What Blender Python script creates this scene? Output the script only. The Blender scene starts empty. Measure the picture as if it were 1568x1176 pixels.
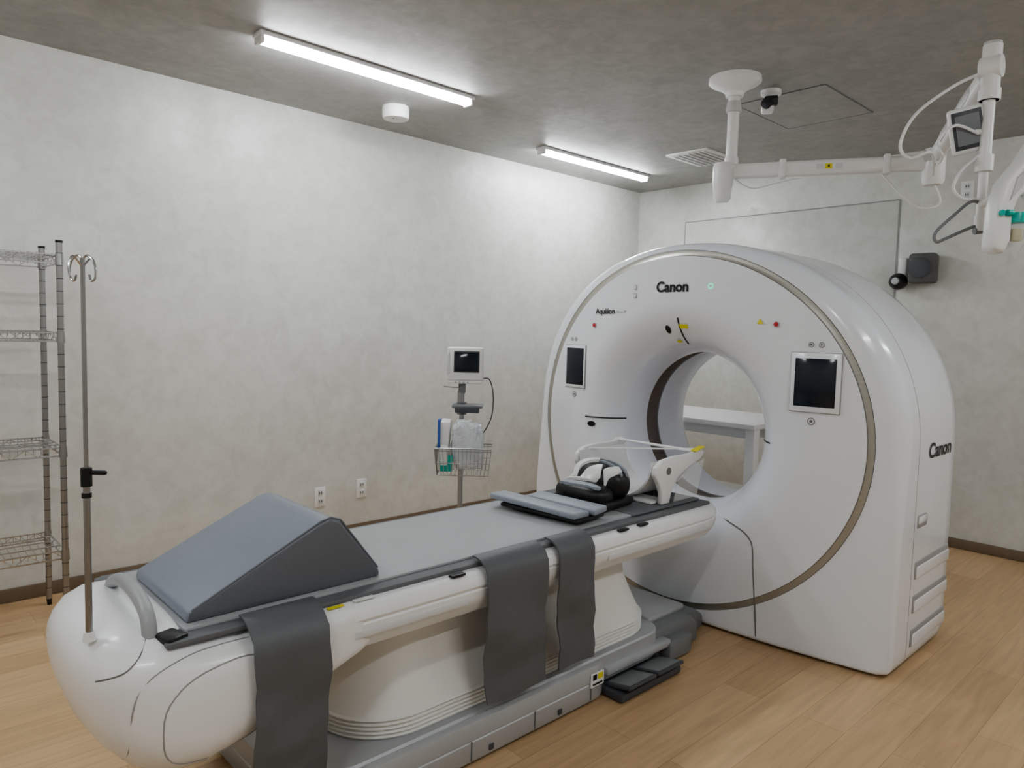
import bpy, bmesh, math, random
from mathutils import Matrix, Vector, Euler, noise
random.seed(7)
SC=bpy.context.scene
COL=bpy.context.collection
# ------------------------------------------------------------------ materials
def mat(name,col,rough=.5,metal=0.,spec=.5,var=0.,vscale=6.,bump=0.,bscale=60.,coat=0.,trans=0.,emit=None,es=0.,alpha=1.):
    m=bpy.data.materials.new(name); m.use_nodes=True; nt=m.node_tree; b=nt.nodes["Principled BSDF"]
    b.inputs["Base Color"].default_value=(*col,1); b.inputs["Roughness"].default_value=rough
    b.inputs["Metallic"].default_value=metal; b.inputs["Specular IOR Level"].default_value=spec
    b.inputs["Coat Weight"].default_value=coat; b.inputs["Coat Roughness"].default_value=.08
    b.inputs["Transmission Weight"].default_value=trans
    b.inputs["Alpha"].default_value=alpha
    if emit: b.inputs["Emission Color"].default_value=(*emit,1); b.inputs["Emission Strength"].default_value=es
    tc=nt.nodes.new("ShaderNodeTexCoord")
    n=nt.nodes.new("ShaderNodeTexNoise"); n.inputs["Scale"].default_value=vscale; n.inputs["Detail"].default_value=1 if var==0 else 3
    nt.links.new(tc.outputs["Object"],n.inputs["Vector"])
    mx=nt.nodes.new("ShaderNodeMix"); mx.data_type='RGBA'
    v=max(var,.01)
    mx.inputs[6].default_value=(*[c*(1-v) for c in col],1); mx.inputs[7].default_value=(*[min(1,c*(1+v)) for c in col],1)
    nt.links.new(n.outputs["Fac"],mx.inputs[0]); nt.links.new(mx.outputs[2],b.inputs["Base Color"])
    if bump>0:
        n2=nt.nodes.new("ShaderNodeTexNoise"); n2.inputs["Scale"].default_value=bscale; n2.inputs["Detail"].default_value=2
        nt.links.new(tc.outputs["Object"],n2.inputs["Vector"])
        bp=nt.nodes.new("ShaderNodeBump"); bp.inputs["Strength"].default_value=bump; bp.inputs["Distance"].default_value=.01
        nt.links.new(n2.outputs["Fac"],bp.inputs["Height"]); nt.links.new(bp.outputs[0],b.inputs["Normal"])
    return m
def plaster(name,c1,c2,rough=.5,scale=2.2,rv=.12,bs=.14):
    m=bpy.data.materials.new(name); m.use_nodes=True; nt=m.node_tree; b=nt.nodes["Principled BSDF"]; L=nt.links.new
    tc=nt.nodes.new("ShaderNodeTexCoord")
    n=nt.nodes.new("ShaderNodeTexNoise"); n.inputs["Scale"].default_value=scale; n.inputs["Detail"].default_value=4; n.inputs["Roughness"].default_value=.6; n.inputs["Distortion"].default_value=.3
    L(tc.outputs["Object"],n.inputs["Vector"])
    v=nt.nodes.new("ShaderNodeTexNoise"); v.inputs["Scale"].default_value=scale*4.; v.inputs["Detail"].default_value=3; v.inputs["Distortion"].default_value=.8
    L(tc.outputs["Object"],v.inputs["Vector"])
    ad=nt.nodes.new("ShaderNodeMath"); ad.operation='MULTIPLY_ADD'; ad.inputs[1].default_value=.5; L(v.outputs["Fac"],ad.inputs[0])
    m2=nt.nodes.new("ShaderNodeMath"); m2.operation='MULTIPLY'; m2.inputs[1].default_value=.5; L(n.outputs["Fac"],m2.inputs[0]); L(m2.outputs[0],ad.inputs[2])
    cr=nt.nodes.new("ShaderNodeValToRGB"); cr.color_ramp.elements[0].position=.37; cr.color_ramp.elements[1].position=.63
    cr.color_ramp.elements[0].color=(*c1,1); cr.color_ramp.elements[1].color=(*c2,1)
    L(ad.outputs[0],cr.inputs[0]); L(cr.outputs[0],b.inputs["Base Color"])
    mr=nt.nodes.new("ShaderNodeMapRange"); mr.inputs[1].default_value=.35; mr.inputs[2].default_value=.65; mr.inputs[3].default_value=rough+rv; mr.inputs[4].default_value=rough-rv
    L(ad.outputs[0],mr.inputs[0]); L(mr.outputs[0],b.inputs["Roughness"])
    bp=nt.nodes.new("ShaderNodeBump"); bp.inputs["Strength"].default_value=bs; bp.inputs["Distance"].default_value=.01; L(v.outputs["Fac"],bp.inputs["Height"]); L(bp.outputs[0],b.inputs["Normal"])
    return m
def oakfloor(name):
    m=bpy.data.materials.new(name); m.use_nodes=True; nt=m.node_tree; b=nt.nodes["Principled BSDF"]; L=nt.links.new
    tc=nt.nodes.new("ShaderNodeTexCoord")
    br=nt.nodes.new("ShaderNodeTexBrick"); br.offset=.37; br.inputs["Scale"].default_value=1; br.inputs["Brick Width"].default_value=.92; br.inputs["Row Height"].default_value=.15
    br.inputs["Mortar Size"].default_value=.0011; br.inputs["Mortar Smooth"].default_value=.2; br.inputs["Bias"].default_value=0.
    br.inputs["Color1"].default_value=(.58,.405,.235,1); br.inputs["Color2"].default_value=(.47,.315,.175,1); br.inputs["Mortar"].default_value=(.34,.225,.12,1)
    L(tc.outputs["Object"],br.inputs["Vector"])
    mp=nt.nodes.new("ShaderNodeMapping"); mp.inputs["Scale"].default_value=(1.6,20,1); L(tc.outputs["Object"],mp.inputs[0])
    n=nt.nodes.new("ShaderNodeTexNoise"); n.inputs["Scale"].default_value=2.2; n.inputs["Detail"].default_value=5; n.inputs["Distortion"].default_value=.5; L(mp.outputs[0],n.inputs["Vector"])
    mr=nt.nodes.new("ShaderNodeMapRange"); mr.inputs[1].default_value=.3; mr.inputs[2].default_value=.7; mr.inputs[3].default_value=.88; mr.inputs[4].default_value=1.11; L(n.outputs["Fac"],mr.inputs[0])
    mx=nt.nodes.new("ShaderNodeVectorMath"); mx.operation='SCALE'; L(br.outputs["Color"],mx.inputs[0]); L(mr.outputs[0],mx.inputs["Scale"])
    L(mx.outputs[0],b.inputs["Base Color"]); b.inputs["Roughness"].default_value=.4
    return m
WALL=plaster("wall_plaster",(.595,.595,.562),(.685,.69,.66),.40,3.4,.14,.14)
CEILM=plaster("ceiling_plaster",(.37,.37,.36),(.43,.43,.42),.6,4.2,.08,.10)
FLOORM=oakfloor("oak_floor")
BASEB=mat("baseboard_brown",(.20,.15,.105),.5)
WHITE=mat("gantry_white",(.80,.825,.88),.2,coat=.4)
WHITE2=mat("gantry_white_inner",(.76,.785,.86),.3)
COUCHW=mat("couch_white",(.82,.83,.84),.3,coat=.2)
CREAM=mat("bellows_cream",(.74,.735,.71),.5)
SILVER=mat("silver_trim",(.46,.45,.41),.35,metal=.7)
GREYP=mat("base_silver_grey",(.44,.455,.47),.4,metal=.2)
LTG=mat("light_grey_plastic",(.55,.55,.55),.4)
MIDG=mat("mid_grey_plastic",(.20,.21,.22),.45)
DARK=mat("dark_grey_plastic",(.07,.075,.085),.45)
BLACK=mat("black_plastic",(.010,.010,.012),.4)
GROOVE=mat("groove_dark",(.18,.18,.18),.6)
SEAM=mat("seam_grey",(.34,.34,.34),.6)
SCREEN=mat("screen_glass",(.012,.018,.03),.12)
SCREENL=mat("screen_grey_ui",(.22,.23,.25),.2)
FRAME=mat("panel_frame",(.66,.67,.69),.35)
TINT=mat("tinted_window",(.14,.11,.10),.2)
PADD=mat("pad_dark_grey",(.14,.145,.155),.6,bump=.1,bscale=200)
PADL=mat("pad_light_grey",(.36,.37,.38),.55,var=.05,bump=.06,bscale=150)
VINYL=mat("vinyl_blue_grey",(.23,.255,.305),.42,var=.05,bump=.12,bscale=220)
VINYLL=mat("vinyl_pale_blue_grey",(.30,.33,.38),.42,var=.05,bump=.1,bscale=220)
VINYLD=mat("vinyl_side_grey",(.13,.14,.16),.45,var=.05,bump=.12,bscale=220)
STRAP=mat("strap_grey",(.12,.127,.137),.5,var=.06,bump=.1,bscale=30)
CHROME=mat("chrome",(.58,.58,.59),.22,metal=1)
CHROMED=mat("chrome_post",(.38,.375,.37),.3,metal=1)
ALU=mat("brushed_metal",(.42,.42,.43),.35,metal=.9)
HANDLE=mat("handle_grey",(.34,.35,.36),.4)
WPL=mat("white_plastic",(.80,.80,.80),.35)
ARMW=mat("arm_white",(.80,.80,.79),.35)
YEL=mat("label_yellow",(.75,.68,.05),.5)
RED=mat("button_red",(.5,.03,.04),.4)
GREEN=mat("led_green",(.15,.7,.45),.4,emit=(.2,.9,.6),es=.5)
TEAL=mat("teal_ring",(.02,.42,.36),.35)
GOLD=mat("syringe_amber",(.55,.47,.25),.3)
BLUE=mat("pack_blue",(.05,.12,.42),.4)
CLEAR=mat("clear_acrylic",(.86,.89,.9),.08,alpha=.28)
BAG=mat("plastic_bag",(.66,.69,.72),.15,var=.25,vscale=25,bump=.8,bscale=30)
LAMPM=mat("lamp_diffuser",(.9,.9,.9),.4,emit=(.94,.975,1.0),es=50)
SPK=mat("speaker_grey",(.13,.13,.13),.6,bump=.4,bscale=300)
# ------------------------------------------------------------------ mesh builder
class MB:
    def __init__(s): s.v=[];s.f=[];s.m=[];s.mats=[]
    def mi(s,m):
        if m not in s.mats: s.mats.append(m)
        return s.mats.index(m)
    def add(s,vs,fs,m,M=None):
        o=len(s.v)
        for v in vs:
            v=Vector(v); s.v.append(tuple(M@v) if M else tuple(v))
        ml=m if isinstance(m,list) else [m]*len(fs)
        for f,mm in zip(fs,ml): s.f.append(tuple(i+o for i in f)); s.m.append(s.mi(mm))
        return s
    def _bm(s,bm,m,M):
        bmesh.ops.recalc_face_normals(bm,faces=bm.faces)
        bm.verts.index_update()
        s.add([v.co.copy() for v in bm.verts],[[v.index for v in f.verts] for f in bm.faces],m,M); bm.free(); return s
    def box(s,c,size,m,bev=.004,rot=(0,0,0),seg=2):
        bm=bmesh.new(); bmesh.ops.create_cube(bm,size=1)
        for v in bm.verts: v.co=Vector((v.co.x*size[0],v.co.y*size[1],v.co.z*size[2]))
        if bev>0: bmesh.ops.bevel(bm,geom=bm.edges[:]+bm.verts[:],offset=min(bev,min(size)*.49),segments=seg,profile=.5,affect='EDGES',clamp_overlap=True)
        return s._bm(bm,m,Matrix.Translation(c)@Euler(rot).to_matrix().to_4x4())
    def prism(s,poly,a,b,plane,m,bev=0.,seg=2):
        def P(u,v,w): return {'xy':(u,v,w),'xz':(u,w,v),'yz':(w,u,v)}[plane]
        bm=bmesh.new(); lo=[bm.verts.new(P(u,v,a)) for u,v in poly]; hi=[bm.verts.new(P(u,v,b)) for u,v in poly]
        n=len(poly); bm.faces.new(lo); bm.faces.new(hi[::-1])
        for i in range(n): bm.faces.new((lo[i],hi[i],hi[(i+1)%n],lo[(i+1)%n]))
        bmesh.ops.recalc_face_normals(bm,faces=bm.faces)
        if bev>0:
            es=[e for e in bm.edges if e.calc_face_angle(0)>.6]
            bmesh.ops.bevel(bm,geom=es,offset=bev,segments=seg,profile=.5,affect='EDGES',clamp_overlap=True)
        return s._bm(bm,m,None)
    def loft(s,rings,m,closed=True,loop=False,caps=True,M=None,rm=None):
        n=len(rings[0]); vs=[p for r in rings for p in r]; fs=[];ml=[]
        K=len(rings)
        for k in range(K if loop else K-1):
            k2=(k+1)%K
            for i in range(n if closed else n-1):
                j=(i+1)%n; fs.append((k*n+i,k*n+j,k2*n+j,k2*n+i)); ml.append(rm[k] if rm else m)
        if caps and closed and not loop:
            fs.append(tuple(range(n))[::-1]); ml.append(m if not rm else rm[0]); fs.append(tuple((K-1)*n+i for i in range(n))); ml.append(m if not rm else rm[-1])
        return s.add(vs,fs,ml,M)
    def tube(s,pts,r,m,n=8,sm=0,closed=False):
        P=[Vector(p) for p in pts]
        R=list(r) if isinstance(r,(list,tuple)) else [r]*len(P)
        if sm:
            Q=[];RR=[];N=len(P)
            for i in range(N if closed else N-1):
                g=lambda k:P[k%N] if closed else P[max(0,min(N-1,k))]
                a,b,c,d=g(i-1),g(i),g(i+1),g(i+2)
                for k in range(sm):
                    t=k/sm
                    Q.append(.5*((2*b)+(c-a)*t+(2*a-5*b+4*c-d)*t*t+(3*b-a-3*c+d)*t**3)); RR.append(R[i%N]*(1-t)+R[(i+1)%N]*t)
            if not closed: Q.append(P[-1]);RR.append(R[-1])
            P,R=Q,RR
        rings=[];N=len(P);up=None
        for i in range(N):
            if closed: t=(P[(i+1)%N]-P[i-1])
            else: t=(P[min(N-1,i+1)]-P[max(0,i-1)])
            t.normalize()
            if up is None:
                a=Vector((0,0,1)) if abs(t.z)<.9 else Vector((1,0,0)); up=(a-t*a.dot(t)).normalized()
            else:
                up=(up-t*up.dot(t)); up.normalize()
            sd=t.cross(up)
            rings.append([P[i]+(up*math.cos(2*math.pi*k/n)+sd*math.sin(2*math.pi*k/n))*R[i] for k in range(n)])
        return s.loft(rings,m,loop=closed)
    def lathe(s,prof,m,c=(0,0,0),axis='Z',n=32,M=None):
        rings=[]
        for r,h in prof:
            rg=[]
            for k in range(n):
                a=2*math.pi*k/n; x,y=r*math.cos(a),r*math.sin(a)
                rg.append({'Z':(x,y,h),'X':(h,x,y),'Y':(x,h,y)}[axis])
            rings.append(rg)
        T=Matrix.Translation(c)
        if M: T=T@M
        return s.loft(rings,m,M=T)
    def cyl(s,a,b,r,m,n=20,r2=None):
        return s.tube([a,b],[r,r if r2 is None else r2],m,n=n)
    def band(s,path,w,t,m,sm=6):
        P=[Vector(p) for p in path];Q=[];N=len(P)
        for i in range(N-1):
            a,b,c,d=P[max(0,i-1)],P[i],P[i+1],P[min(N-1,i+2)]
            for k in range(sm):
                u=k/sm; Q.append(.5*((2*b)+(c-a)*u+(2*a-5*b+4*c-d)*u*u+(3*b-a-3*c+d)*u**3))
        Q.append(P[-1]); w=Vector(w); rings=[]
        for i,q in enumerate(Q):
            tg=(Q[min(len(Q)-1,i+1)]-Q[max(0,i-1)]).normalized(); nn=tg.cross(w).normalized()*t/2
            rings.append([q-w-nn*.4,q-w*.9-nn,q+w*.9-nn,q+w-nn*.4,q+w+nn*.4,q+w*.9+nn,q-w*.9+nn,q-w+nn*.4])
        return s.loft(rings,m)
    def build(s,name,parent=None,ang=35):
        me=bpy.data.meshes.new(name); me.from_pydata(s.v,[],s.f); me.update()
        bm=bmesh.new(); bm.from_mesh(me); bmesh.ops.recalc_face_normals(bm,faces=bm.faces); bm.to_mesh(me); bm.free()
        for m in s.mats: me.materials.append(m)
        for p,mi in zip(me.polygons,s.m): p.material_index=mi; p.use_smooth=True
        me.set_sharp_from_angle(angle=math.radians(ang))
        o=bpy.data.objects.new(name,me); COL.objects.link(o)
        if parent:
            o.parent=parent
            if not parent.get("local"): o.matrix_parent_inverse=parent.matrix_basis.inverted()
        return o
def empty(name,loc=(0,0,0),rotz=0,local=False):
    e=bpy.data.objects.new(name,None); e.empty_display_size=.1; COL.objects.link(e)
    if local: e["local"]=1
    e.matrix_basis=Matrix.Translation(loc)@Matrix.Rotation(rotz,4,'Z')
    return e
def textgeo(body,size,bold=0.):
    c=bpy.data.curves.new("t","FONT"); c.body=body; c.size=size; c.align_x='CENTER'; c.align_y='CENTER'; c.offset=bold
    o=bpy.data.objects.new("t",c); COL.objects.link(o); bpy.context.view_layer.update()
    me=bpy.data.meshes.new_from_object(o); V=[v.co.copy() for v in me.vertices]; F=[tuple(p.vertices) for p in me.polygons]
    bpy.data.objects.remove(o); bpy.data.meshes.remove(me)
    return V,F
# ------------------------------------------------------------------ room
H=2.5618; YL=3.9443; XB=5.195; X0=-1.7; Y0=-1.9
def slab(name,a,b,m):
    mb=MB(); c=[(a[i]+b[i])/2 for i in range(3)]; sz=[abs(b[i]-a[i]) for i in range(3)]
    return mb.box(c,sz,m,bev=0).build(name)
slab("floor",(X0-.1,Y0-.1,-.1),(XB+.1,YL+.1,0),FLOORM)
slab("ceiling",(X0-.1,Y0-.1,H),(XB+.1,YL+.1,H+.1),CEILM)
slab("wall_left",(X0-.1,YL,0),(XB+.1,YL+.1,H),WALL)
slab("wall_back",(XB,Y0-.1,0),(XB+.1,YL,H),WALL)
slab("wall_right",(X0-.1,Y0-.1,0),(XB,Y0,H),WALL)
slab("wall_front",(X0-.1,Y0,0),(X0,YL,H),WALL)
bh=.065
def bb(name,a,b): 
    c=[(a[i]+b[i])/2 for i in range(3)]; MB().box(c,[abs(b[i]-a[i]) for i in range(3)],BASEB,bev=.003).build(name)
bb("baseboard_left",(X0,YL-.01,0.001),(XB,YL,bh))
bb("baseboard_back",(XB-.01,Y0,0.001),(XB,YL-.011,bh))
bb("baseboard_right",(X0,Y0,0.001),(XB-.011,Y0+.01,bh))
bb("baseboard_front",(X0,Y0+.011,0.001),(X0+.01,YL-.011,bh))
d=MB(); ya,yb,zt=1.79,3.46,2.26
d.box((XB-.0035,(ya+yb)/2,zt/2+.035),(.005,yb-ya-.010,zt-.08),WALL,bev=.001)
for y in (ya,yb): d.box((XB-.003,y,zt/2+.035),(.004,.007,zt-.07),SEAM,bev=0)
d.box((XB-.003,(ya+yb)/2,zt),(.004,yb-ya,.007),SEAM,bev=0)
d.build("door_1")
# ------------------------------------------------------------------ ceiling lamps
def lamp(x,y):
    e=empty("ceiling_strip_light",(x,y,H))
    b=MB(); L=1.15
    b.box((x,y,H-.010),(L+.03,.085,.020),WPL,bev=.004)
    for sx in (-1,1): b.box((x+sx*(L/2+.002),y,H-.030),(.018,.07,.040),WPL,bev=.006)
    b.build("housing",e)
    g=MB(); rings=[]
    for xx in (x-L/2+.008,x+L/2-.008):
        rings.append([(xx,y+.031*math.cos(a),H-.020-.029*math.sin(a)) for a in [math.pi*k/8 for k in range(9)]])
    g.loft(rings,LAMPM,closed=True); g.build("diffuser",e)
for x,y in [(1.92,3.06),(4.07,3.49),(1.7,-.5),(4.1,-.7),(-.6,2.9),(-.6,.6)]: lamp(x,y)  # last lamp is an unseen extra, added for more light from behind the camera
s=MB(); s.lathe([(.0,0),(.074,0),(.076,-.012),(.076,-.05),(.070,-.066),(.05,-.07),(0,-.07)],WPL,(2.33,3.5,H),n=36)
s.box((2.33-.03,3.5-.02,H-.0705),(.014,.008,.003),GROOVE,bev=0)
s.build("smoke_detector")
v=MB(); vx,vy=4.42,2.83
v.box((vx,vy,H-.006),(.42,.32,.012),ARMW,bev=.003)
for k in range(7): v.box((vx,vy-.12+k*.04,H-.014),(.36,.022,.006),LTG,bev=.001,rot=(.3,0,0))
v.build("ceiling_air_vent")
v=MB()
for a,b in [((3.55,1.6),(4.15,1.6)),((4.15,1.6),(4.15,2.08)),((3.55,2.08),(4.15,2.08)),((3.55,1.6),(3.55,2.08))]:
    v.box(((a[0]+b[0])/2,(a[1]+b[1])/2,H-.002),(abs(a[0]-b[0])+.004,abs(a[1]-b[1])+.004,.004),GROOVE,bev=0)
v.box((3.85,1.84,H-.002),(.592,.472,.003),CEILM,bev=0)
v.build("ceiling_access_hatch")
def outlet(c,wall):
    o=MB()
    if wall=='L':
        x,z=c; o.box((x,YL-.004,z),(.072,.008,.12),WPL,bev=.003)
        for dz in (.026,-.026):
            o.box((x,YL-.009,z+dz),(.03,.004,.034),FRAME,bev=.001)
            for dx in (-.007,.007): o.box((x+dx,YL-.0115,z+dz),(.003,.003,.014),BLACK,bev=0)
    else:
        y,z=c; o.box((XB-.004,y,z),(.008,.072,.12),WPL,bev=.003)
        for dz in (.026,-.026): 
            o.box((XB-.009,y,z+dz),(.004,.03,.034),FRAME,bev=.001)
            for dx in (-.007,.007): o.box((XB-.0115,y+dx,z+dz),(.003,.003,.014),BLACK,bev=0)
    o.build("wall_outlet")
outlet((2.11,.275),'L'); outlet((2.40,.29),'L'); outlet((1.40,2.27),'B')
s=MB(); s.box((XB-.075,1.60,1.79),(.11,.16,.19),SPK,bev=.02,rot=(0,0,.15))
s.lathe([(.0,0),(.06,0),(.066,-.006),(.06,-.008),(0,-.004)],DARK,(XB-.135,1.605,1.79),axis='X')
s.box((XB-.012,1.62,1.80),(.02,.06,.08),WPL,bev=.004)
s.build("wall_speaker")
s=MB(); s.box((XB-.023,1.74,1.80),(.03,.05,.14),WPL,bev=.008)
s.lathe([(.0,-.06),(.03,-.058),(.05,-.03),(.055,0),(.05,.03),(.03,.05),(0,.055)],BLACK,(XB-.075,1.745,1.71),axis='X')
s.lathe([(.0,-.068),(.022,-.067),(.026,-.05),(0,-.04)],GREYP,(XB-.075,1.745,1.71),axis='X')
s.build("security_camera")
# ------------------------------------------------------------------ CT gantry
YC,ZC=1.91,.88
g=empty("ct_scanner_gantry",(3.2,YC,0))
def Rout(th):
    c,s_=abs(math.cos(th)),math.sin(th)
    if s_>=0: q,A,B=2.15,.98,.865
    else: q,A,B=44,.98,.872
    return ((c/A)**q+(abs(s_)/B)**q)**(-1/q)
def Rell(th,A,B): return 1/math.sqrt((math.cos(th)/A)**2+(math.sin(th)/B)**2)
def xface(dy,r):
    x=2.92-.10*(1-min(1,(dy/.98)**2))
    if r<.60:
        t=min(1,(.60-r)/.24); x+=.26*(1-math.sqrt(max(0,1-t*t)))
    return x
def gx(y,z): return xface(y-YC,math.hypot(y-YC,z-ZC))
N=360
TH=[2*math.pi*k/N for k in range(N)]
ca_=math.atan2(-.872,.98)%(2*math.pi); cb_=(math.pi-math.atan2(-.872,.98))%(2*math.pi)
for cc in (ca_,cb_):
    k=min(range(N),key=lambda i:abs(TH[i]-cc)); TH[k]=cc
def ring(fr,fx):
    R=[]
    for th in TH:
        r=fr(th); dy=-r*math.cos(th); R.append((fx(th,r,dy),YC+dy,ZC+r*math.sin(th)))
    return R
rings=[];rm=[]
def RA(fr,fx,m): rings.append(ring(fr,fx)); rm.append(m)
K=lambda v:(lambda *a:v)
RA(K(.56),K(3.63),WHITE);RA(K(.50),K(3.62),WHITE);RA(K(.43),K(3.575),WHITE);RA(K(.385),K(3.50),WHITE2);RA(K(.372),K(3.42),WHITE2)
RA(K(.37),K(3.24),GROOVE);RA(K(.375),K(3.235),TINT);RA(K(.375),K(3.13),GROOVE);RA(K(.362),K(3.125),WHITE2)
fx=lambda th,r,dy:xface(dy,r)
for t in (1,.985,.94,.87,.78,.67,.55,.42,.28,.14,0):
    RA(K(.60-.24*t),fx,WHITE2 if t>.9 else WHITE)
def Rb(th): return min(Rell(th,.85,.80),Rout(th)-.055)
for u in (.3,.6,.9,.985): RA((lambda u:lambda th:.60+(Rb(th)-.60)*u)(u),fx,WHITE)
RA(Rb,fx,GROOVE)
RA(lambda th:Rb(th)+.003,lambda th,r,dy:xface(dy,r)+.003,SILVER)
RA(lambda th:Rb(th)+.027,lambda th,r,dy:xface(dy,r)+.001,GROOVE)
RA(lambda th:Rb(th)+.029,lambda th,r,dy:xface(dy,r)+.004,WHITE)
def rad(th):
    s_=math.sin(th); t=min(1,max(0,(s_+.45)/.55)); return .022+.063*t*t*(3-2*t)
def gr(dd,th):
    R_=rad(th); dd=min(R_,max(0,dd)); t=1-dd/R_; return R_*(1-math.sqrt(max(0,1-t*t)))
for k,fr_ in enumerate((1.6,1.,.78,.58,.40,.27,.15,.06,.02,0)):
    f=(lambda fr_,k:lambda th:max(Rout(th)-fr_*rad(th),Rb(th)+.030+.0005*k))(fr_,k)
    RA(f,lambda th,r,dy:xface(dy,r)+gr(Rout(th)-r,th),WHITE)
RA(Rout,K(3.075),SEAM);RA(lambda th:Rout(th)-.005,K(3.0775),SEAM);RA(Rout,K(3.08),WHITE)
RA(lambda th:Rout(th)+.006*max(0,math.sin(th)),K(3.25),WHITE)
RA(lambda th:Rout(th)+.006*max(0,math.sin(th)),K(3.47),WHITE);RA(lambda th:Rout(th)-.006,K(3.55),WHITE);RA(lambda th:Rout(th)-.028,K(3.61),WHITE);RA(lambda th:Rout(th)-.07,K(3.645),WHITE);RA(lambda th:Rout(th)-.12,K(3.65),WHITE)
MB().loft(rings,WHITE,loop=True,rm=rm).build("shell",g,ang=50)
b=MB(); b.box((3.28,YC,.007),(.58,1.90,.012),DARK,bev=.002); b.build("base_plate",g)
def patch(mb,y,z,w,h,m,off=.0025,n=6):
    vs=[];fs=[]
    for i in range(n+1):
        for j in range(n+1):
            yy=y-w/2+w*i/n; zz=z-h/2+h*j/n; vs.append((gx(yy,zz)-off,yy,zz))
    for i in range(n):
        for j in range(n): a=i*(n+1)+j; fs.append((a,a+1,a+n+2,a+n+1))
    mb.add(vs,fs,m)
def disc(mb,y,z,r,m,off=.003,r0=0.,ry=1.,n=24):
    vs=[];fs=[]
    for k in range(n):
        a=2*math.pi*k/n
        for rr in (r0,r): yy=y+rr*ry*math.cos(a); zz=z+rr*math.sin(a); vs.append((gx(yy,zz)-off,yy,zz))
    for k in range(n): j=(k+1)%n; fs.append((2*k,2*k+1,2*j+1,2*j))
    mb.add(vs,fs,m)
def ftext(mb,body,size,y,z,m,bold=0.,off=.003):
    V,F=textgeo(body,size,bold); mb.add([(gx(y-v.x,z+v.y)-off,y-v.x,z+v.y) for v in V],F,m)
t=MB()
ftext(t,"Canon",.066,1.935,1.540,BLACK,.0022)
ftext(t,"Aquilion",.040,2.345,1.43,BLACK,.0008); ftext(t,"Serve SP",.018,2.235,1.427,GROOVE)
disc(t,1.735,1.54,.014,GREEN,r0=.008);disc(t,1.735,1.54,.008,WPL,r0=0)
for y,z in ((2.42,1.36),(1.43,1.375)): disc(t,y,z,.014,FRAME,off=.003);disc(t,y,z,.010,RED,off=.006)
for y in (2.59,2.56): disc(t,y,1.285,.009,GROOVE,r0=.005);disc(t,y,1.285,.006,FRAME)
for y in (1.285,1.245): disc(t,y,1.295,.011,GROOVE,r0=.008);disc(t,y,1.295,.008,FRAME);disc(t,y,1.295,.004,GROOVE,off=.004)
for y,z in ((2.56,.99),(1.27,.985)): disc(t,y,z,.015,GROOVE,r0=.012);disc(t,y,z,.012,FRAME);disc(t,y,z,.006,GROOVE,off=.004)
for z in (1.545,1.505): patch(t,2.15,z,.016,.022,SEAM); patch(t,2.15,z,.011,.016,WPL,off=.0035)
vs=[(gx(1.50,1.39)-.003,1.515,1.375),(gx(1.5,1.39)-.003,1.485,1.375),(gx(1.5,1.4)-.003,1.50,1.40)]; t.add(vs,[(0,1,2)],YEL)
t.build("markings",g)
for nm,y,z,w,h,fw,fh in (("display_panel_a",2.555,1.14,.135,.195,.16,.23),("display_panel_b",1.262,1.142,.160,.195,.20,.245)):
    p=MB(); ang=-math.atan(.2*(y-YC)/.98**2)
    x=gx(y,z)
    p.box((x-.001,y,z),(.008,fw,fh),SEAM,bev=.003,rot=(0,0,ang)); p.box((x-.004,y,z),(.008,fw-.004,fh-.004),WHITE,bev=.004,rot=(0,0,ang)); p.box((x-.008,y,z),(.004,w,h),SCREEN,bev=.001,rot=(0,0,ang)); p.build(nm,g)
l=MB()
def slot(th,r0,r1,w=.0035):
    pts=[]
    for k in range(9):
        r=r0+(r1-r0)*k/8; dy=-r*math.cos(th); pts.append((xface(dy,r)-.001,YC+dy,ZC+r*math.sin(th)))
    l.tube(pts,w,BLACK,n=6)
slot(math.pi,.385,.56);slot(math.pi/2+.0,.40,.52);slot(-.03,.365,.45)
disc(l,2.43,.845,.014,BLACK,ry=1.6,off=.005);disc(l,1.975,1.345,.019,BLACK,ry=.7,off=.005)
patch(l,1.885,1.36,.045,.020,YEL,off=.005); patch(l,1.945,1.29,.022,.012,YEL,off=.006)
l.build("laser_slots",g)
l=MB(); pts=[(1.76,.515),(1.62,.497),(1.54,.477),(1.502,.452),(1.484,.41),(1.475,.3),(1.46,.15),(1.45,.03)]
l.tube([(gx(y,z)+.0012,y,z) for y,z in pts],.0032,GROOVE,n=6,sm=5)
l.build("front_seam",g)
ys=YC-.98; l=MB()
l.box((3.16,ys+.004,.60),(.11,.02,.055),SEAM,bev=.02,seg=4);l.box((3.16,ys-.004,.607),(.10,.006,.03),WHITE,bev=.003)
for zz,hh in ((.40,.075),(.26,.075),(.12,.075)):
    l.box((3.32,ys+.003,zz),(.42,.014,hh),SEAM,bev=.03,seg=4); l.box((3.33,ys+.000,zz-.010),(.41,.014,hh-.022),WHITE,bev=.022,seg=4)  # grey boxes paint in the shade of recessed vents, white boxes the lips
l.box((3.53,ys+.02,.58),(.03,.02,.09),FRAME,bev=.008)
V,F=textgeo("Canon",.085,.002); l.add([(3.33+v.x*1.25,ys-.003+max(0,(3.33+v.x*1.25)-3.47)*.08,.875+v.y) for v in V],F,BLACK)
l.build("side_panel",g)
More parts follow.
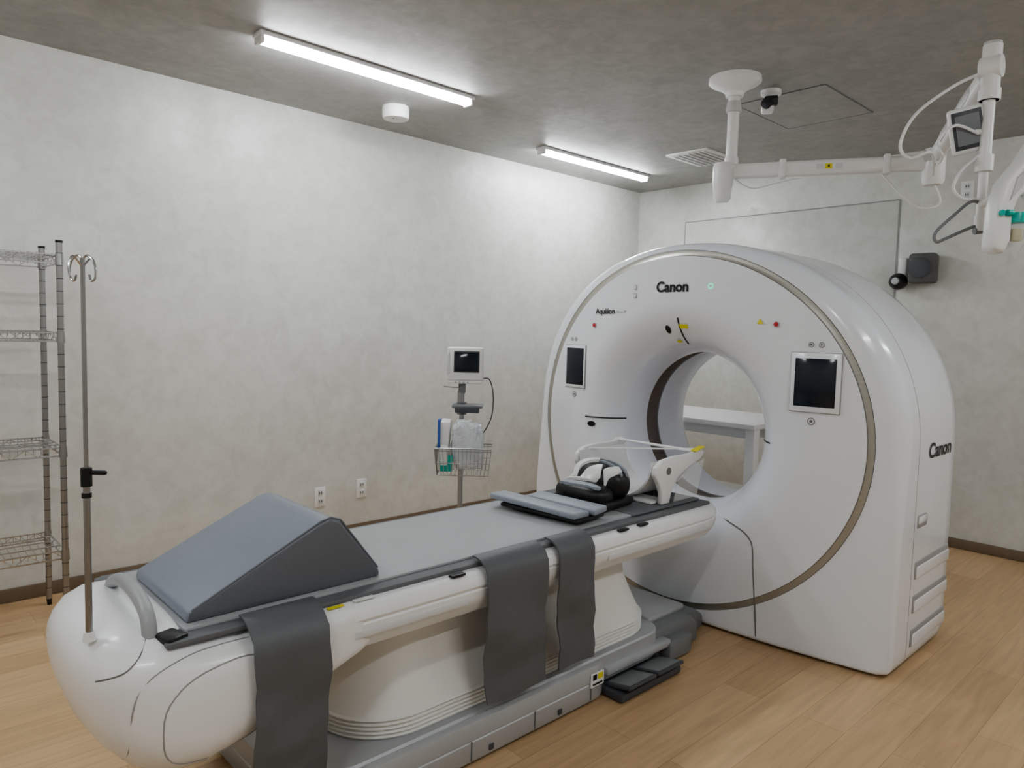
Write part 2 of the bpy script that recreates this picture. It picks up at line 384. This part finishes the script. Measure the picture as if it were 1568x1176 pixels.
# ------------------------------------------------------------------ patient couch
c=empty("ct_patient_couch",(1.5,1.9,0))
CY=1.90
sec=[(-.285,.600),(-.305,.592),(-.318,.578),(-.322,.556),(-.319,.550),(-.3155,.546),(-.320,.541),(-.318,.52),(-.312,.497),(-.3085,.494),(-.306,.488),(-.290,.468),(-.25,.458)]
full=sec+[(-y,z) for y,z in sec[::-1]]
rings=[]
for x,k,kz in ((.80,.99,1),(1.2,1,1),(2.0,1,1),(2.6,1,1),(2.68,.985,.97),(2.725,.94,.9),(2.75,.86,.75),(2.755,.8,.6)):
    rings.append([(x,CY+y*k,.60+(z-.60)*kz) for y,z in full])
b=MB(); b.loft(rings,COUCHW)
for x0,x1 in ((.95,1.33),(1.98,2.62)):
    b.box(((x0+x1)/2,CY-.3195,.518),(x1-x0,.004,.02),FRAME,bev=.0015)
for x in (1.3,2.08,2.2): b.box((x,CY-.302,.600),(.05,.02,.008),BLACK,bev=.002)
b.box((.905,CY-.295,.6006),(.045,.010,.003),YEL,bev=0); b.box((.99,CY-.29,.6015),(.06,.02,.003),WPL,bev=0)
b.build("rail",c)
def se(n,w,z0,z1,x,q=3.0):
    R=[];zc=(z0+z1)/2;hz=(z1-z0)/2
    for k in range(n):
        a=2*math.pi*k/n;ca,sa=math.cos(a),math.sin(a)
        R.append((x,CY+w*math.copysign(abs(ca)**(2/q),ca),zc+hz*math.copysign(abs(sa)**(2/q),sa)))
    return R
CAP=[(.338,.02,.535,.555,2),(.341,.09,.495,.58,2),(.351,.155,.455,.603,2.2),(.370,.215,.40,.62,2.4),(.40,.27,.35,.635,2.7),(.445,.308,.305,.643,3),(.50,.329,.280,.634,3.4),(.58,.336,.288,.614,4),(.68,.337,.325,.604,4.5),(.78,.334,.372,.602,5),(.88,.328,.42,.60,6),(.97,.318,.452,.599,7),(1.02,.30,.47,.595,7)]
b=MB(); b.loft([se(72,w,z0,z1,x,q) for x,w,z0,z1,q in CAP],COUCHW)
b.build("foot_cap",c,ang=60)
def capy(x,z):
    for a,d_ in zip(CAP,CAP[1:]):
        if a[0]<=x<=d_[0]:
            t=(x-a[0])/(d_[0]-a[0]); w,z0,z1,q=[a[i]*(1-t)+d_[i]*t for i in range(1,5)]
            zc=(z0+z1)/2;hz=(z1-z0)/2; k=max(0,1-abs((z-zc)/hz)**q); return CY-w*k**(1/q)
    return CY-.33
b=MB(); ov=[]
for k in range(36):
    a=2*math.pi*k/36;q=2.8;ca,sa=math.cos(a),math.sin(a)
    x=.605+.125*math.copysign(abs(ca)**(2/q),ca); z=.447+.104*math.copysign(abs(sa)**(2/q),sa)+(x-.6)*.15
    ov.append((x,capy(x,z)+.0006,z))
b.tube(ov,.0020,SEAM,n=5,closed=True)
P_=[(.43,.34),(.425,.39),(.425,.47),(.435,.52),(.46,.553),(.50,.573),(.56,.583),(.62,.584),(.68,.583)]
b.tube([(x,capy(x,z)+.0006,z) for x,z in P_],.0016,SEAM,n=5,sm=4)
P_=[(.375,.545),(.40,.56),(.425,.572),(.45,.595),(.475,.618)]
b.tube([(x,capy(x,z)+.0006,z) for x,z in P_],.0018,GROOVE,n=5,sm=4)
b.build("side_cover_outline",c)
b=MB(); b.tube([(.495,2.05,.58),(.494,2.035,.622),(.492,2.0,.652),(.49,1.9,.680),(.488,1.78,.678),(.485,1.70,.652),(.483,1.675,.59)],.0165,HANDLE,n=14,sm=6); b.build("push_handle",c)
b=MB(); b.box((1.60,CY,.606),(2.20,.57,.014),PADD,bev=.004); b.box((1.58,CY+.005,.615),(2.06,.49,.012),PADL,bev=.005)
b.box((.52,CY-.245,.612),(.05,.06,.018),BLACK,bev=.005,rot=(0,0,.3)); b.box((.51,CY+.23,.612),(.06,.05,.016),PADD,bev=.005)
b.box((2.44,CY,.620),(.46,.50,.01),PADD,bev=.004)
b.build("table_pad",c)
def stad(x0,x1,y0,y1,r,z,n=12):
    R=[]
    for cx,cy,a0 in ((x1-r,y1-r,0),(x0+r,y1-r,90),(x0+r,y0+r,180),(x1-r,y0+r,270)):
        for k in range(n+1):
            a=math.radians(a0+90*k/n); R.append((cx+r*math.cos(a),cy+r*math.sin(a),z))
    return R
prof=[(.47,-.04),(.41,-.038),(.36,-.030),(.31,-.014),(.26,.006),(.225,.020),(.21,.027)]
z=.206
for k in range(5): prof+= [(z,.034),(z-.004,.029),(z-.008,.028),(z-.010,.033)]; z-=.0125
prof.append((.14,.032))
b=MB(); b.loft([stad(1.02-o,2.36+o,1.66-o,2.14+o,.19+o*.5,z) for z,o in prof],CREAM,); b.build("bellows",c)
b=MB()
b.loft([stad(.80+o,2.02-o,1.575+o,2.225-o,.09,z) for z,o in ((.012,.004),(.02,0),(.075,0),(.079,.003),(.083,0),(.125,0),(.135,.004),(.14,.012))],GREYP)
b.loft([stad(.86+o,2.40-o,1.60+o,2.20-o,.12,z) for z,o in ((.05,0),(.142,0),(.148,.006))],GREYP)
for x in (1.35,1.62,1.90): b.box((x,1.5735,.05),(.003,.003,.06),GROOVE,bev=0)
for x in (1.43,1.74): b.box((x,1.573,.035),(.018,.004,.018),DARK,bev=.001)
b.box((1.93,1.572,.09),(.07,.003,.05),WPL,bev=0);b.box((1.945,1.570,.10),(.025,.003,.02),YEL,bev=0);b.box((1.93,1.570,.075),(.05,.003,.006),BLACK,bev=0);b.box((1.915,1.570,.1),(.02,.003,.02),BLACK,bev=.001)
b.build("base",c)
b=MB()
b.prism([(2.05,.01),(2.66,.01),(2.66,.085),(2.60,.135),(2.05,.135)],1.62,2.18,'xz',MIDG,bev=.012)
b.prism([(2.56,.01),(2.795,.01),(2.795,.07),(2.74,.105),(2.56,.105)],1.68,2.12,'xz',MIDG,bev=.012)
b.box((2.51,1.88,.145),(.26,.40,.03),GREYP,bev=.012)
b.box((2.2,1.605,.085),(.40,.05,.03),GREYP,bev=.008); b.box((2.46,1.61,.05),(.16,.08,.08),MIDG,bev=.012)
b.build("base_extension",c)
b=MB(); b.box((2.17,1.565,.02),(.37,.13,.03),DARK,bev=.008)
for x in (2.085,2.26):
    b.box((x,1.545,.047),(.165,.13,.014),DARK,bev=.005,rot=(-.2,0,0)); b.box((x,1.54,.0555),(.14,.1,.003),MIDG,bev=.001,rot=(-.2,0,0))
b.build("foot_pedals",c)
# ------------------------------------------------------------------ hanging straps
def drape(x0,x1,zb,seed,yo=0.):
    rnd=random.Random(seed); path=[(1.642,.6275),(1.625,.627),(1.605,.622),(1.582,.608),(1.570-yo,.585),(1.566-yo,.54),(1.565-yo,.48)]
    z=.48
    while z>zb+.02: z-=.03; path.append((1.566-yo,z))
    path[-1]=(1.566-yo,zb)
    nx=14; rings=[]
    ph=rnd.uniform(0,6)
    def off(u,z):
        if z>.56: return 0
        k=min(1,(.56-z)/.15); return k*(.006*math.sin(u*5+ph+z*9)+.005*math.sin(z*28+u*2+ph)+.003*math.sin(z*60-u*4))
    for i,(y,z) in enumerate(path):
        row=[]
        for j in range(nx+1):
            u=j/nx; xs=x0+(x1-x0)*u+(.005*math.sin(z*14+ph) if z<.5 else 0); row.append((xs,y-.004+off(u,z),z+ (.004 if z>.6 else 0)))
        back=[(p[0],p[1]+(.006 if z<.6 else .001),p[2]-(.006 if z>.6 else 0)) for p in row[::-1]]
        rings.append(row+back)
    b=MB(); b.loft(rings,STRAP); b.build("patient_restraint_strap",None,ang=60)
drape(.668,.858,.10,1,yo=.017); drape(1.39,1.65,.185,2,yo=.004); drape(1.705,1.88,.195,5,yo=.004)
# ------------------------------------------------------------------ wedge cushion
def wedge():
    b=MB()
    b.prism([(.56,.622),(1.09,.622),(1.083,.645),(.962,.80),(.93,.812),(.90,.803),(.565,.648)],1.68,2.075,'xz',VINYL,bev=.010,seg=3)
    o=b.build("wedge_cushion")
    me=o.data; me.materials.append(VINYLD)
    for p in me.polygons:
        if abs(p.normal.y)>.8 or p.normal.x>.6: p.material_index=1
    p=MB(); p.tube([(.575,1.684,.648),(.905,1.684,.806),(.932,1.684,.813),(.962,1.684,.803),(1.08,1.684,.648)],.003,VINYLD,n=6)
    q=p.build("piping"); q.parent=o
wedge()
# ------------------------------------------------------------------ IV pole on couch
px_,py_=.378,1.742
e=empty("iv_pole",(px_,py_,.62))
b=MB(); b.cyl((px_,py_,.618),(px_,py_,1.0),.0072,CHROMED,n=16); b.cyl((px_,py_,.99),(px_,py_,1.45),.0048,CHROMED,n=14)
b.cyl((px_,py_,.616),(px_,py_,.635),.014,WPL,n=20,r2=.011)
b.cyl((px_,py_,.96),(px_,py_,1.0),.0115,BLACK,n=16); b.box((px_+.018,py_-.016,.99),(.04,.010,.010),BLACK,bev=.004,rot=(0,0,-.75)); b.cyl((px_,py_,.935),(px_,py_,.945),.010,BLACK)
b.build("pole",e)
b=MB()
for sgn in (-1,1):
    rx,ry=.73*sgn,-.68*sgn
    P=lambda a,h:(px_+rx*a,py_+ry*a,h)
    b.tube([P(0,1.445),P(.008,1.455),P(.02,1.448),P(.027,1.43),P(.026,1.408),P(.018,1.402),P(.014,1.415)],.0025,CHROME,n=8,sm=5)
    b.tube([(px_,py_,1.43),(px_+.02*sgn,py_+.012*sgn,1.452),(px_+.03*sgn,py_+.02*sgn,1.43),(px_+.028*sgn,py_+.02*sgn,1.41)],.0022,CHROME,n=8,sm=5)
b.build("hooks",e)
# ------------------------------------------------------------------ wire shelving
e=empty("wire_shelving_rack",(.1,3.62,0)); SX0,SX1,SY0,SY1=-.50,.665,3.45,3.80
b=MB()
for x in (SX0,SX1):
    for y in (SY0,SY1):
        b.cyl((x,y,.03),(x,y,1.635),.0125,CHROMED,n=14); b.cyl((x,y,0.001),(x,y,.03),.009,BLACK,n=12,r2=.012); b.cyl((x,y,1.632),(x,y,1.642),.014,BLACK,n=12)
        for k in range(30): zz=.08+k*.052; b.cyl((x,y,zz),(x,y,zz+.003),.0132,DARK,n=12)
b.build("posts",e)
for i,z in enumerate((1.57,1.25,.77,.33)):
    b=MB()
    for zz in (z+.012,z-.022):
        for y in (SY0,SY1): b.cyl((SX0,y,zz),(SX1,y,zz),.0035,CHROME,n=6)
        for x in (SX0,SX1): b.cyl((x,SY0,zz),(x,SY1,zz),.0035,CHROME,n=6)
    n=44
    for k in range(1,n):
        x=SX0+(SX1-SX0)*k/n; b.tube([(x,SY0,z-.01),(x,SY0,z+.016),(x,SY1,z+.016),(x,SY1,z-.01)],.0018,CHROME,n=5)
    for y in (SY0+.09,SY0+.175,SY0+.26): b.cyl((SX0,y,z+.012),(SX1,y,z+.012),.0028,CHROME,n=6)
    for y in (SY0,SY1):
        P=[];m=26
        for k in range(m+1): P.append((SX0+(SX1-SX0)*k/m,y,z+.012 if k%2 else z-.022))
        b.tube(P,.0018,CHROME,n=5)
    for x in (SX0,SX1):
        P=[]
        for k in range(9): P.append((x,SY0+(SY1-SY0)*k/8,z+.012 if k%2 else z-.022))
        b.tube(P,.0018,CHROME,n=5)
        for y in (SY0,SY1): b.cyl((x,y,z-.028),(x,y,z+.018),.0165,CHROMED,n=14,r2=.0145)
    b.build("wire_shelf_%d"%(i+1),e)
# ------------------------------------------------------------------ monitor stand (local frame)
e=empty("patient_monitor_stand",(2.235,2.74,0),rotz=math.radians(-43),local=True)
b=MB(); b.cyl((0,0,.08),(0,0,1.06),.0125,ALU,n=18)
for k in range(5):
    a=math.radians(90+72*k); x,y=.24*math.cos(a),.24*math.sin(a)
    b.tube([(0,0,.10),(x*.5,y*.5,.095),(x,y,.075)],[.022,.018,.013],GREYP,n=10)
    b.lathe([(0,-.012),(.03,-.012),(.032,0),(.03,.012),(0,.012)],DARK,(x,y,.0325),axis='X',n=18); b.cyl((x,y,.05),(x,y,.08),.008,DARK)
b.lathe([(0,.07),(.04,.07),(.045,.09),(.03,.13),(0,.13)],GREYP,n=24); b.build("stand",e)
b=MB(); b.box((.015,-.01,1.15),(.178,.07,.165),WPL,bev=.012,seg=3,rot=(-.08,0,0))
b.box((.022,-.045,1.163),(.125,.008,.105),DARK,bev=.004,rot=(-.08,0,0)); b.box((.022,-.0495,1.163),(.115,.004,.092),SCREEN,bev=.001,rot=(-.08,0,0))
b.box((-.068,-.047,1.155),(.010,.004,.11),FRAME,bev=.001,rot=(-.08,0,0))
V,F=textgeo("NIHON",.009,.0003); b.add([(.02+v.x,-.0445,1.093+v.y) for v in V],F,BLACK)
b.box((.015,-.01,1.063),(.166,.09,.014),WPL,bev=.004)
for k in range(4): b.cyl((-.03+k*.02,-.055,1.062),(-.03+k*.02,-.05,1.062),.005,GREYP,n=10)
b.build("monitor",e)
b=MB(); b.box((0,0,1.03),(.035,.035,.05),MIDG,bev=.006); b.tube([(-.09,-.02,1.04),(-.05,-.02,1.035),(0,-.02,1.035)],.003,ALU,n=6)
b.box((.03,-.02,.945),(.15,.11,.016),MIDG,bev=.006); b.box((.03,-.075,.93),(.12,.012,.028),DARK,bev=.005); b.cyl((0,0,.90),(0,0,.96),.024,MIDG); b.cyl((-.01,-.005,.96),(-.01,-.005,1.02),.012,ALU)
b.build("bracket_tray",e)
b=MB(); bw,bd,bz0,bz1=.27,.17,.625,.755; oy=-.09
def rect(k,z): 
    w,d_=bw/2*k,bd/2*k; return [(-w+.02,oy-d_,z),(w+.02,oy-d_,z),(w+.02,oy+d_,z),(-w+.02,oy+d_,z)]
for z,k,r in ((bz1,1,.0035),(bz1-.012,.995,.0018),(bz0+.06,.96,.0018),(bz0,.9,.0022)): 
    R_=rect(k,z); b.tube(R_+[R_[0]],r,ALU,n=6)
T,B_=rect(1,bz1),rect(.9,bz0)
for s0 in range(4):
    n=14 if s0%2==0 else 9
    for k in range(n):
        u=k/n; a=Vector(T[s0]).lerp(Vector(T[(s0+1)%4]),u); q=Vector(B_[s0]).lerp(Vector(B_[(s0+1)%4]),u); b.cyl(a,q,.0016,ALU,n=5)
for k in range(1,12): u=k/12; b.cyl(Vector(B_[0]).lerp(Vector(B_[1]),u),Vector(B_[3]).lerp(Vector(B_[2]),u),.0016,ALU,n=5)
b.build("wire_basket",e)
b=MB()
b.box((-.075,oy+.01,.76),(.05,.11,.24),WPL,bev=.008,rot=(.05,.06,0)); b.box((-.097,oy-.03,.82),(.012,.06,.14),BLUE,bev=.003)
b.box((-.06,oy-.055,.68),(.06,.01,.08),TEAL,bev=.003); b.box((-.07,oy-.058,.72),(.035,.006,.1),WPL,bev=.002)
def bag(c_,s_,seed):
    bm=bmesh.new(); bmesh.ops.create_icosphere(bm,subdivisions=4,radius=1)
    for v in bm.verts:
        d_=v.co.copy(); q=Vector([math.copysign(abs(d_[i])**.55,d_[i]) for i in range(3)]); nn=noise.noise(d_*2.5+Vector((seed,0,0)))*.22+noise.noise(d_*6)*.11
        v.co=Vector((q.x*s_[0],q.y*s_[1],q.z*s_[2]))*(1+nn)
    b._bm(bm,BAG,Matrix.Translation(c_))
bag((.03,oy-.01,.765),(.066,.042,.11),3); bag((.072,oy,.75),(.045,.045,.105),8)
b.build("supplies",e,ang=25)
b=MB(); b.tube([(.10,0,1.08),(.135,-.01,1.075),(.155,-.02,1.0),(.15,-.03,.9),(.12,-.05,.83),(.09,-.07,.80)],.003,DARK,n=7,sm=8); b.build("cable",e)
# ------------------------------------------------------------------ head holder
e=empty("head_holder",(2.55,1.9,.62))
def wing(y,m0):
    b=MB()
    poly=[(2.42,.626),(2.475,.626),(2.49,.675),(2.53,.725),(2.60,.757),(2.70,.79),(2.725,.815),(2.70,.832),(2.62,.818),(2.50,.818),(2.42,.81),(2.375,.785),(2.37,.75),(2.40,.71),(2.42,.67)]
    b.prism(poly,y-.012,y+.012,'xz',m0,bev=.006)
    b.lathe([(0,-.0135),(.016,-.0135),(.016,.0135),(0,.0135)],GROOVE,(2.46,y,.762),axis='Y',n=20)
    b.build("wing",e,ang=50)
wing(1.68,WPL); wing(2.10,WPL)
b=MB()
rings=[]
for x in (2.38,2.42,2.60,2.68):
    rr=.19 if x<2.65 else .17; R=[]
    for k in range(17): a=math.pi+math.pi*k/16; R.append((x,CY-.01+rr*math.cos(a),.80+.165*math.sin(a)*1.0))
    for k in range(16,-1,-1): a=math.pi+math.pi*k/16; R.append((x,CY-.01+(rr+.008)*math.cos(a),.80+.173*math.sin(a)))
    rings.append(R)
b.loft(rings,WPL); b.build("cradle",e,ang=50)
b=MB(); b.prism([(2.50,.63),(2.67,.63),(2.72,.79),(2.60,.76),(2.53,.72)],1.664,1.668,'xz',CLEAR); 
b.cyl((2.66,1.67,.825),(2.66,2.11,.825),.006,WPL); b.cyl((2.44,2.10,.80),(2.70,1.68,.83),.004,WPL)
b.box((2.68,1.675,.834),(.07,.03,.003),YEL,bev=0,rot=(0,-.2,0)); b.box((2.44,CY,.632),(.10,.40,.012),WPL,bev=.004)
b.build("acrylic_guard",e)
# ------------------------------------------------------------------ strap bundle
e=empty("head_immobiliser_straps",(2.22,1.86,.63))
def blobz(x,y,c_,s_,p):
    u=min(1,abs((x-c_[0])/s_[0]))**(2/p); v=min(1,abs((y-c_[1])/s_[1]))**(2/p)
    return c_[2]+s_[2]*max(0,1-u-v)**(p/2)
def blob(b,c_,s_,m,p=.75):
    bm=bmesh.new(); bmesh.ops.create_icosphere(bm,subdivisions=4,radius=1)
    for v in bm.verts:
        d_=v.co.copy(); v.co=Vector([math.copysign(abs(d_[i])**p,d_[i])*s_[i] for i in range(3)])
    b._bm(bm,m,Matrix.Translation(c_))
B1=((2.27,1.87,.712),(.078,.135,.080),.85); B2=((2.17,1.87,.675),(.072,.13,.048),.75)
b=MB(); blob(b,B1[0],B1[1],BLACK,B1[2]); blob(b,B2[0],B2[1],BLACK,B2[2])
b.build("black_cushion",e,ang=70)
def top(x,y): return max(blobz(x,y,*B1),blobz(x,y,*B2))
def wrap(b,pts,w,m,lift=.006,n=14):
    # strap laid over the cushion: pts are plan (x,y) control points
    rows=[]; L=len(pts)-1
    for i in range(n+1):
        t=i/n*L; k=min(L-1,int(t)); u=t-k; a,c_=Vector(pts[k]),Vector(pts[k+1]); p=a.lerp(c_,u); d_=(c_-a).normalized(); s_=Vector((-d_.y,d_.x))
        up=[];lo=[]
        for j in range(5):
            q=p+s_*w*(j/2-1); z=top(q.x,q.y); up.append((q.x,q.y,z+lift)); lo.append((q.x,q.y,z-.004))
        rows.append(up+lo[::-1])
    b.loft(rows,m)
b=MB()
wrap(b,[(2.285,1.995),(2.30,1.87),(2.29,1.745)],.011,VINYLL,.009)
wrap(b,[(2.32,1.96),(2.33,1.87),(2.32,1.775)],.007,VINYLL,.009)
wrap(b,[(2.255,1.98),(2.262,1.87),(2.255,1.748)],.005,VINYLL,.008)
wrap(b,[(2.12,1.95),(2.125,1.87),(2.14,1.765)],.010,VINYLL,.008)
b.build("grey_bands",e,ang=60)
b=MB()
wrap(b,[(2.19,1.965),(2.235,1.935),(2.275,1.88)],.020,WPL,.012)
wrap(b,[(2.155,1.95),(2.185,1.885),(2.215,1.82)],.016,WPL,.011)
wrap(b,[(2.205,1.80),(2.235,1.775),(2.265,1.765)],.012,WPL,.011)
b.build("white_straps",e,ang=60)
b=MB(); b.box((2.225,1.87,.645),(.21,.27,.035),BLACK,bev=.015,rot=(0,0,.1),seg=3); b.build("base_cushion",e)
e=empty("arm_support_pad",(1.98,1.9,.64))
b=MB(); b.box((1.925,1.89,.660),(.095,.42,.024),VINYLL,bev=.008,rot=(.02,0.05,.10),seg=3); b.box((2.022,1.83,.664),(.085,.32,.024),VINYLL,bev=.008,rot=(.02,-.05,.12),seg=3)
b.box((1.975,1.865,.639),(.17,.38,.016),BLACK,bev=.007,rot=(0,0,.10)); b.build("pads",e)
# ------------------------------------------------------------------ table behind gantry
b=MB(); b.box((4.2,2.68,.79),(.66,1.26,.03),WPL,bev=.004)
for y in (2.09,3.27):
    for x in (3.93,4.47): b.box((x,y,.389),(.07,.06,.774),WPL,bev=.006)
b.box((4.22,2.68,.30),(.50,1.14,.02),WPL,bev=.003)
b.box((4.48,2.68,.71),(.02,1.14,.12),WPL,bev=.002); b.box((3.92,2.68,.745),(.03,1.14,.06),FRAME,bev=.003)
b.build("side_table")
# ------------------------------------------------------------------ ceiling mounted injector
e=empty("ceiling_contrast_injector",(3.19,1.88,H))
b=MB(); bx,by=3.19,1.88
b.lathe([(0,0),(.122,0),(.124,-.02),(.112,-.03),(.07,-.05),(.045,-.07),(.04,-.09),(0,-.09)],ARMW,(bx,by,H),n=40)
b.cyl((bx,by,H-.09),(bx,by,2.13),.027,ARMW,n=24); b.lathe([(.0,.03),(.032,.03),(.036,.0),(.036,-.02),(0,-.02)],LTG,(bx,by,2.42)); b.lathe([(.0,.04),(.031,.04),(.034,.02),(.034,-.0),(0,0)],ARMW,(bx,by,2.15))
b.build("ceiling_post",e)
A=Vector((bx,by,2.12)); B=Vector((3.60,1.11,2.12)); dr=(B-A).normalized(); sd=Vector((-dr.y,dr.x,0)); rz=math.atan2(dr.y,dr.x)
b=MB()
b.lathe([(0,.04),(.042,.04),(.048,.025),(.048,-.06),(.044,-.08),(.04,-.13),(.03,-.145),(0,-.145)],ARMW,A-Vector((.02,-.03,0)),n=32)
mid=(A+B)/2; b.box(mid,((B-A).length,.05,.07),ARMW,bev=.018,rot=(0,0,rz),seg=3)
for u in (.27,.78): b.box(A.lerp(B,u),(.03,.064,.088),WPL,bev=.008,rot=(0,0,rz))
nrm=-sd if (-sd).dot(Vector((-1,-1,0)))>0 else sd
for u,w,m in ((.50,.17,WPL),(.50,.03,YEL),(.455,.03,FRAME),(.55,.03,FRAME)):
    b.box(A.lerp(B,u)+nrm*(.0262 if m is WPL else .0275),(w,.003,.034 if m is WPL else .024),m,bev=0,rot=(0,0,rz))
b.box(A.lerp(B,.50)+nrm*.0285,(.008,.003,.012),BLACK,bev=0,rot=(0,0,rz))
b.lathe([(0,.06),(.04,.06),(.046,.04),(.046,-.08),(.036,-.10),(0,-.10)],ARMW,B,n=28)
b.build("horizontal_arm",e)
C=Vector((3.15,.80,2.34)); S=B+Vector((0,0,.02)); dv=(C-S); L=dv.length; q=dv.to_track_quat('X','Z').to_euler()
b=MB(); b.box(S.lerp(C,.5),(L,.05,.07),ARMW,bev=.02,rot=q,seg=3); b.box(S.lerp(C,.5)+Vector((0,0,.005)),(L*.55,.062,.05),LTG,bev=.015,rot=q)
b.lathe([(0,-.035),(.045,-.035),(.05,0),(.045,.035),(0,.035)],LTG,S,axis='Y'); b.lathe([(0,-.035),(.04,-.035),(.045,0),(.04,.035),(0,.035)],ARMW,C,axis='Y')
b.build("spring_arm",e)
b=MB(); X,Y=C.x,C.y
b.cyl((X,Y,2.42),(X,Y,2.22),.032,ARMW,n=24); b.cyl((X,Y,2.43),(X,Y,2.42),.03,LTG); b.lathe([(0,.02),(.037,.02),(.037,-.02),(0,-.02)],WPL,(X,Y,2.24)); b.cyl((X,Y,2.22),(X,Y,2.02),.021,ARMW,n=20); b.cyl((X,Y,2.02),(X,Y,1.96),.03,WPL,n=20); b.cyl((X,Y,1.96),(X,Y,1.80),.016,ARMW,n=18); b.cyl((X,Y,1.80),(X,Y,1.74),.020,WPL,n=18)
b.cyl((X,Y,1.84),(X-.13,Y-.11,1.86),.016,ARMW,n=14)
b.build("drop_tube",e)
b=MB(); Mx=Matrix.Translation((X-.02,Y+.06,2.12))@Euler((0.15,-.22,math.radians(-62))).to_matrix().to_4x4()
t2=MB(); t2.box((0,0,0),(.12,.03,.17),WPL,bev=.012,seg=3); t2.box((0,-.016,0),(.10,.004,.14),DARK,bev=.002); t2.box((.0,-.0185,.0),(.08,.002,.11),SCREENL,bev=0)
b.add(t2.v,t2.f,[t2.mats[i] for i in t2.m],Mx); b.cyl((X,Y,2.10),(X-.02,Y+.05,2.12),.012,ARMW); b.build("control_display",e)
hx,hy=3.0-.022,.665+.02
b=MB(); rz2=math.radians(-43)
Mh=Matrix.Translation((hx,hy,1.795))@Matrix.Rotation(rz2,4,'Z')
t2=MB()
t2.prism([(-.060,-.15),(-.02,-.17),(.0,-.12),(.0,-.03),(.02,.03),(.06,.05),(.09,.0),(.13,.0),(.14,.12),(.12,.24),(.07,.24),(.02,.15),(-.035,.08),(-.055,.0)],-.05,.03,'xz',WPL,bev=.016,seg=3)
t2.prism([(-.02,.01),(.02,.06),(.03,.12),(.0,.09)],-.056,.036,'xz',LTG,bev=.004)
for xx in (.026,.088):
    t2.lathe([(0,0),(.026,0),(.028,-.01),(.028,-.035),(.0,-.035)],TEAL,(xx,-.03,-.025),n=22)
    t2.lathe([(0,0),(.022,0),(.022,-.08),(.008,-.10),(.004,-.12),(0,-.12)],CLEAR,(xx,-.03,-.060),n=20)
    t2.lathe([(0,0),(.019,0),(.019,-.04),(0,-.045)],GOLD,(xx,-.03,-.080),n=20)
t2.cyl((-.01,-.055,-.03),(-.03,-.06,-.03),.011,TEAL); t2.cyl((-.045,-.05,-.03),(-.045,-.06,-.03),.010,TEAL)
b.add(t2.v,t2.f,[t2.mats[i] for i in t2.m],Mh); b.build("injector_head",e)
b=MB(); Rr=Vector((.73,-.683,.026))
P=lambda a,h:tuple(Vector((X,Y,h))+Rr*a)
b.tube([P(.0,1.84),P(-.04,1.85),P(-.10,1.80),P(-.165,1.735),P(-.16,1.70),P(-.12,1.715),P(-.03,1.755),P(.0,1.76)],.006,MIDG,n=8,sm=6); b.tube([P(0,1.84),P(.02,1.80),P(.02,1.75),P(-.02,1.74)],.013,MIDG,n=10,sm=5)
b.build("grab_handle",e)
b=MB()
b.tube([tuple(C+Vector((-.02,.03,-.02))),P(-.14,2.27),P(-.27,2.17),P(-.32,2.06),P(-.28,2.01),P(-.2,2.03),tuple(B+Vector((0,0,-.06)))],.006,WPL,n=8,sm=8)
b.tube([P(-.03,2.10),P(-.12,2.13),P(-.18,2.07),P(-.16,2.01),tuple(B+Vector((-.03,0,-.03)))],.0055,WPL,n=8,sm=8)
b.tube([P(-.02,2.02),P(-.08,1.97),P(-.11,1.90),P(-.07,1.86),P(-.02,1.86)],.0055,WPL,n=8,sm=8)
u0=A.lerp(B,.76); b.tube([tuple(u0+Vector((0,0,-.04))),tuple(A.lerp(B,.86)+Vector((0,0,-.14))),tuple(A.lerp(B,.95)+Vector((0,0,-.20))),tuple(B+Vector((.02,-.03,-.18))),tuple(B+Vector((0,0,-.08)))],.0045,WPL,n=8,sm=8)
b.build("cables",e)
b=MB(); b.tube([(3.19,1.88,2.10),(3.25,1.80,2.04),(3.3,1.70,2.06),(3.35,1.6,2.08)],.0035,WPL,n=6,sm=6); b.build("post_cable",e)
e=empty("ceiling_camera",(3.47,1.86,H))
b=MB(); b.lathe([(0,0),(.05,0),(.05,-.02),(.02,-.03),(.02,-.06),(0,-.06)],WPL,(3.47,1.84,H),n=24); b.box((3.44,1.84,H-.085),(.13,.06,.06),WPL,bev=.012,rot=(0,-.15,.5)); b.lathe([(0,-.02),(.024,-.018),(.026,0),(0,.0)],BLACK,(3.38,1.81,H-.09),axis='X'); b.box((3.40,1.80,H-.075),(.06,.064,.045),BLACK,bev=.008,rot=(0,-.15,.5))
b.build("body",e)
# ------------------------------------------------------------------ world & camera
w=bpy.data.worlds.new("w"); SC.world=w; w.use_nodes=True; w.node_tree.nodes["Background"].inputs[0].default_value=(.5,.5,.5,1); w.node_tree.nodes["Background"].inputs[1].default_value=.2
f_,yaw,pitch,roll=1095.3326,.817,.0744,.026
f=Vector((math.cos(yaw)*math.cos(pitch),math.sin(yaw)*math.cos(pitch),-math.sin(pitch))); r=Vector((math.sin(yaw),-math.cos(yaw),0)); u=r.cross(f)
r2=r*math.cos(roll)+u*math.sin(roll); u2=-r*math.sin(roll)+u*math.cos(roll)
M=Matrix(((r2.x,u2.x,-f.x,0),(r2.y,u2.y,-f.y,0),(r2.z,u2.z,-f.z,1.32),(0,0,0,1)))
cam=bpy.data.cameras.new("camera"); cam.sensor_width=36; cam.lens=36*f_/1568; cam.clip_start=.05
co=bpy.data.objects.new("camera",cam); co.matrix_world=M; COL.objects.link(co); SC.camera=co
SC.view_settings.view_transform='AgX'
try: SC.view_settings.look='AgX - Medium High Contrast'
except Exception: SC.view_settings.look='None'
SC.view_settings.exposure=.50
